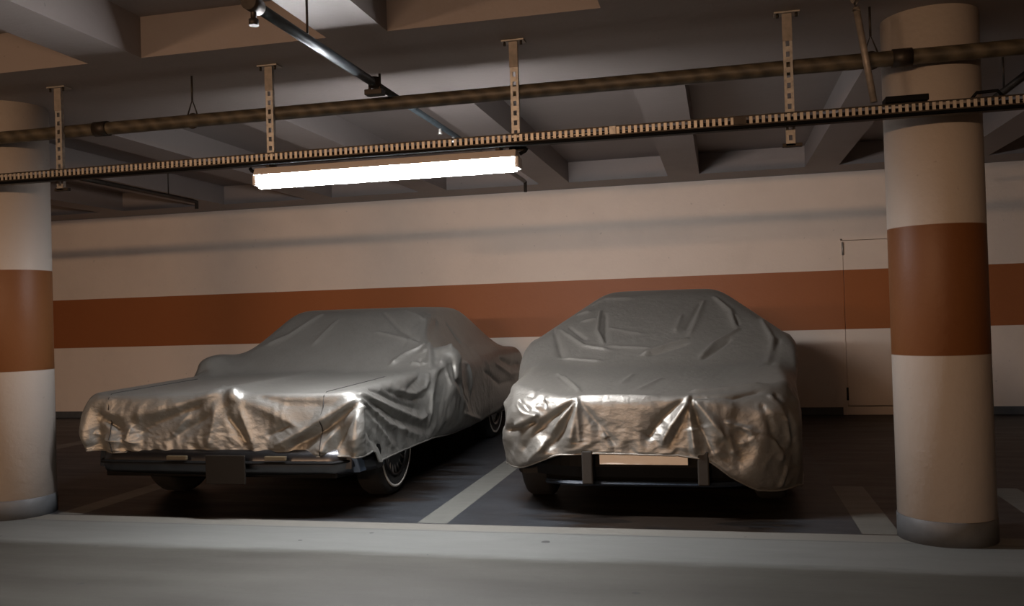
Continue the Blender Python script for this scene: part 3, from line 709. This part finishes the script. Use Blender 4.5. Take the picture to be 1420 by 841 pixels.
FOLDS_B = [
    (0.02, 0.03, (-0.383, 0.008, 0.701), (-0.508, 0.01, 0.637), (-0.614, 0.027, 0.575), (-0.724, 0.069, 0.377)),
    (-0.034, 0.045, (-0.397, -0.004, 0.683), (-0.534, 0.015, 0.591), (-0.68, 0.026, 0.46), (-0.74, 0.085, 0.367)),
    (0.032, 0.03, (-0.389, -0.005, 0.683), (-0.511, 0.005, 0.524), (-0.609, 0.013, 0.402), (-0.705, 0.083, 0.313)),
    (-0.028, 0.035, (-0.381, -0.009, 0.676), (-0.47, -0.008, 0.518), (-0.571, 0.016, 0.401)),
    (0.02, 0.03, (-0.378, -0.009, 0.676), (-0.422, -0.033, 0.454)),
    (0.016, 0.03, (-0.374, -0.002, 0.691), (-0.364, -0.026, 0.431)),
    (-0.016, 0.03, (-0.359, -0.007, 0.683), (-0.27, -0.018, 0.572), (-0.155, -0.02, 0.431)),
    (0.013, 0.02, (-0.241, -0.02, 0.542), (-0.212, -0.025, 0.469)),
    (0.034, 0.025, (-0.621, 0.028, 0.605), (-0.767, 0.071, 0.535)),
    (-0.036, 0.03, (-0.638, 0.024, 0.56), (-0.761, 0.074, 0.508), (-0.849, 0.142, 0.491)),
    (-0.02, 0.02, (-0.746, 0.104, 0.683), (-0.668, 0.028, 0.621)),
    (0.015, 0.02, (-0.759, 0.087, 0.661), (-0.708, 0.032, 0.613), (-0.629, 0.027, 0.606)),
    (0.016, 0.025, (-0.57, 0.057, 0.701), (-0.551, 0.033, 0.65), (-0.631, 0.045, 0.649)),
    (-0.014, 0.025, (-0.63, 0.172, 0.746), (-0.67, 0.087, 0.699)),
    (-0.014, 0.02, (-0.577, 0.049, 0.679), (-0.567, 0.036, 0.642)),
    (-0.016, 0.02, (-0.583, 0.584, 0.785), (-0.397, 0.148, 0.73)),
    (0.016, 0.02, (-0.552, 0.598, 0.784), (-0.375, 0.108, 0.726)),
    (0.012, 0.02, (-0.378, 0.023, 0.711), (-0.166, 0.025, 0.712), (0.082, 0.016, 0.707)),
    (-0.028, 0.04, (0.228, -0.008, 0.684), (0.112, -0.018, 0.58), (0.021, -0.025, 0.458)),
    (0.028, 0.03, (0.253, -0.015, 0.667), (0.163, -0.019, 0.545), (0.108, -0.022, 0.44)),
    (-0.013, 0.015, (0.233, -0.021, 0.571), (0.151, -0.028, 0.432)),
    (0.032, 0.03, (0.266, 0.016, 0.707), (0.276, -0.02, 0.571), (0.296, -0.017, 0.388)),
    (-0.042, 0.05, (0.279, 0.005, 0.7), (0.317, -0.019, 0.527)),
    (0.028, 0.035, (0.288, -0.002, 0.691), (0.387, -0.022, 0.571), (0.46, -0.01, 0.465)),
    (-0.022, 0.03, (0.326, -0.02, 0.536), (0.389, -0.028, 0.381)),
    (0.013, 0.02, (0.471, -0.001, 0.56), (0.596, 0.017, 0.514), (0.62, 0.017, 0.462)),
    (0.012, 0.018, (0.513, 0.011, 0.541), (0.646, 0.017, 0.497)),
    (0.012, 0.018, (0.543, 0.011, 0.437), (0.611, 0.018, 0.462)),
    (0.012, 0.02, (0.478, -0.003, 0.499), (0.507, 0.004, 0.377)),
    (0.032, 0.025, (0.715, 0.103, 0.695), (0.794, 0.091, 0.556), (0.81, 0.15, 0.417)),
    (-0.022, 0.03, (0.669, 0.045, 0.649), (0.722, 0.047, 0.493), (0.782, 0.119, 0.395)),
    (-0.022, 0.03, (0.751, 0.134, 0.701), (0.82, 0.114, 0.553), (0.841, 0.174, 0.414)),
    (0.016, 0.025, (0.73, 0.055, 0.457), (0.768, 0.101, 0.381), (0.762, 0.109, 0.327)),
    (0.02, 0.02, (0.797, 0.152, 0.285), (0.747, 0.142, 0.172)),
    (0.022, 0.03, (0.278, 0.083, 0.723), (0.486, 0.136, 0.73), (0.687, 0.196, 0.754)),
    (-0.02, 0.03, (0.305, 0.01, 0.703), (0.518, 0.033, 0.695), (0.675, 0.123, 0.729)),
    (-0.022, 0.025, (-0.785, 1.517, 1.081), (-0.649, 1.109, 0.883)),
    (0.013, 0.02, (-0.671, 1.109, 0.884), (-0.374, 1.061, 0.859)),
    (0.016, 0.02, (-0.733, 1.493, 1.08), (-0.516, 1.263, 0.961), (-0.332, 1.205, 0.93)),
    (-0.016, 0.02, (-0.659, 1.516, 1.093), (-0.512, 1.343, 1.003)),
    (0.022, 0.02, (-0.452, 1.739, 1.209), (-0.442, 1.449, 1.058), (-0.37, 1.284, 0.972)),
    (-0.016, 0.02, (-0.409, 1.706, 1.192), (-0.363, 1.284, 0.972)),
    (0.013, 0.02, (-0.64, 1.707, 1.183), (-0.533, 1.744, 1.212)),
    (0.012, 0.02, (-0.577, 1.597, 1.136), (-0.472, 1.636, 1.156)),
    (0.012, 0.03, (-0.53, 1.851, 1.26), (-0.442, 1.931, 1.306), (-0.215, 1.925, 1.306)),
    (0.007, 0.02, (-0.379, 1.502, 1.086), (-0.115, 1.407, 1.036)),
    (0.009, 0.02, (-0.352, 1.257, 0.958), (-0.044, 1.22, 0.938)),
    (0.013, 0.03, (0.336, 1.841, 1.263), (0.237, 1.365, 1.014)),
    (-0.013, 0.03, (0.306, 1.813, 1.248), (0.206, 1.446, 1.057)),
    (0.01, 0.03, (0.172, 1.644, 1.16), (0.134, 1.423, 1.044)),
    (0.022, 0.02, (0.223, 1.326, 0.993), (0.069, 1.241, 0.949), (-0.096, 1.133, 0.893)),
    (-0.02, 0.02, (0.224, 1.261, 0.96), (-0.039, 1.131, 0.892)),
    (0.022, 0.03, (0.413, 1.899, 1.293), (0.53, 1.681, 1.18), (0.566, 1.456, 1.062)),
    (-0.016, 0.02, (0.557, 1.622, 1.149), (0.581, 1.483, 1.076)),
    (0.02, 0.025, (0.579, 1.429, 1.047), (0.407, 1.253, 0.956), (0.31, 1.08, 0.867)),
    (-0.018, 0.025, (0.519, 1.3, 0.98), (0.324, 1.065, 0.861)),
    (0.02, 0.03, (0.743, 1.58, 1.114), (0.807, 1.288, 0.974), (0.752, 0.937, 0.84)),
    (-0.02, 0.03, (0.848, 1.287, 0.973), (0.754, 0.859, 0.831)),
    (0.007, 0.03, (-0.114, 0.699, 0.789), (-0.157, 0.351, 0.752)),
    (0.007, 0.03, (0.08, 0.54, 0.772), (-0.04, 0.152, 0.731)),
    (0.016, 0.03, (-0.61, 0.677, 0.798), (-0.408, 0.172, 0.733)),
]
def hem_a(x, y):
    z = .31 - .09*min(1, max(0, (y-1.3)/1.2))
    if y < .25: z = .395 - .012*(x+.3)
    if y < .05 and x < -.8: z = .41
    return z
def inn_a(x, y): return .0 if y < .3 else .05
sim = cover_sim(sdf_a, .955, -.03, 4.54, hem_a, inn_a, .2, 3, wide=lambda x, y: .955+np.where(x > 0, .10, .05)*np.exp(-((y-1.66)/np.where(y < 1.66, np.where(x > 0, .16, .5), .8))**2))
def seams_a(idx, rings, per, nx, ny, K):
    res = []
    for i in (int(nx*.13), int(nx*.88)):
        k = per.index(idx[i, 0]); res.append([r[k] for r in rings[::-1]] + idx[i, :30].tolist())
    return res
make_cover('car_cover', sim, M['cover_a'], (AX, AY, 0), 'silver cover over the long saloon on the left, stopping above its chrome bumper', seams_a, FOLDS_A, 1)

# ---- coupe under the grey cover
BX, BY = -.46, 5.16
car = empty('car', (BX, BY, 0)); tag(car, 'low hatchback coupe hidden under the grey cover, blank plate and black bumper showing', 'car')
WY = (.70, 3.35); rW = .30
prof = body_profile(4.1, .22, WY, rW, [(.28, .58), (1.3, .78), (3.6, .84), (4.05, .80)], .24)
MB().prism(prof, -.80, .80, bev=.03).build('body', [M['car_dark']], car)
MB().prism([(1.3, .78), (2.0, 1.28), (2.5, 1.28), (3.9, .84)], -.50, .50, bev=.03).build('cabin', [M['car_dark']], car)
MB().box((-.6, .3, .16), (.6, 3.9, .26), bev=.02).build('underbody', [M['under']], car)
for s in (-1, 1):
    for y in WY: wheel(car, s*.73, y, rW, .19, s, False, 5)
    MB().lathe([(.001, 0), (.04, .01), (.062, .04), (.065, .07)], 'Y', 20, center=(s*.82, 1.50, .92)).build('side_mirror', [M['black_plastic']], car)
def arcbar(x1, z0, z1, y, dp, bow=.30):
    mb = MB(); rows = []
    for x in np.linspace(-x1, x1, 25):
        yy = y + bow*max(0, (abs(x)-.38)/.5)**1.6; rows.append([(x, yy, z0), (x, yy-.015, (z0+z1)/2), (x, yy, z1), (x, yy+dp, z1), (x, yy+dp, z0)])
    v = [[mb.b.verts.new(p) for p in r_] for r_ in rows]
    for a, b in zip(v[:-1], v[1:]):
        for i in range(5): mb.b.faces.new((a[i], a[(i+1) % 5], b[(i+1) % 5], b[i]))
    mb.b.faces.new(v[0][::-1]); mb.b.faces.new(v[-1]); return mb
arcbar(.66, .235, .36, .05, .16).build('front_bumper', [M['black_plastic']], car)
arcbar(.60, .185, .212, .04, .10).build('front_lip', [M['car_blue']], car)
arcbar(.60, .21, .24, .07, .10).build('grille_bar', [M['under']], car)
for x in (-.325, .335):
    MB().box((x-.032, -.03, .205), (x+.032, .05, .40), bev=.008).build('bumper_guard', [M['black_guard']], car)
mb = MB().box((-.255, -.006, .318), (.25, .006, .425), bev=.003); mb.build('license_plate', [M['plate']], car)

def hem_b(x, y):
    if y < .45:
        pts = [(-.95, .25), (-.75, .27), (-.5, .37), (-.28, .385), (.2, .375), (.36, .35), (.5, .24), (.62, .17), (.75, .15), (.95, .15)]
        z = np.interp(x, [p[0] for p in pts], [p[1] for p in pts])
        if y > .15: z = z*(1-(y-.15)/.3) + (y-.15)/.3*(.28 if x < 0 else .16)
        return z
    return .28 if x < 0 else .16+.04*min(1, (y-.45)/1.5)
def inn_b(x, y): return .02 if y < .3 else .13
def bow_b(x): return .30*np.clip((np.abs(x)-.38)/.5, 0, 1)**1.6
sim = cover_sim(sdf_b, .875, -.03, 4.22, hem_b, inn_b, .02, 8, K=15, bow=bow_b, side_lim=.885, wide=lambda x, y: .875+.055*np.clip((y-.7)/.6, 0, 1))
make_cover('car_cover', sim, M['cover_b'], (BX, BY, 0), 'grey cover over the coupe on the right, ballooning low round its right front corner', lambda *a: [], FOLDS_B, 2)
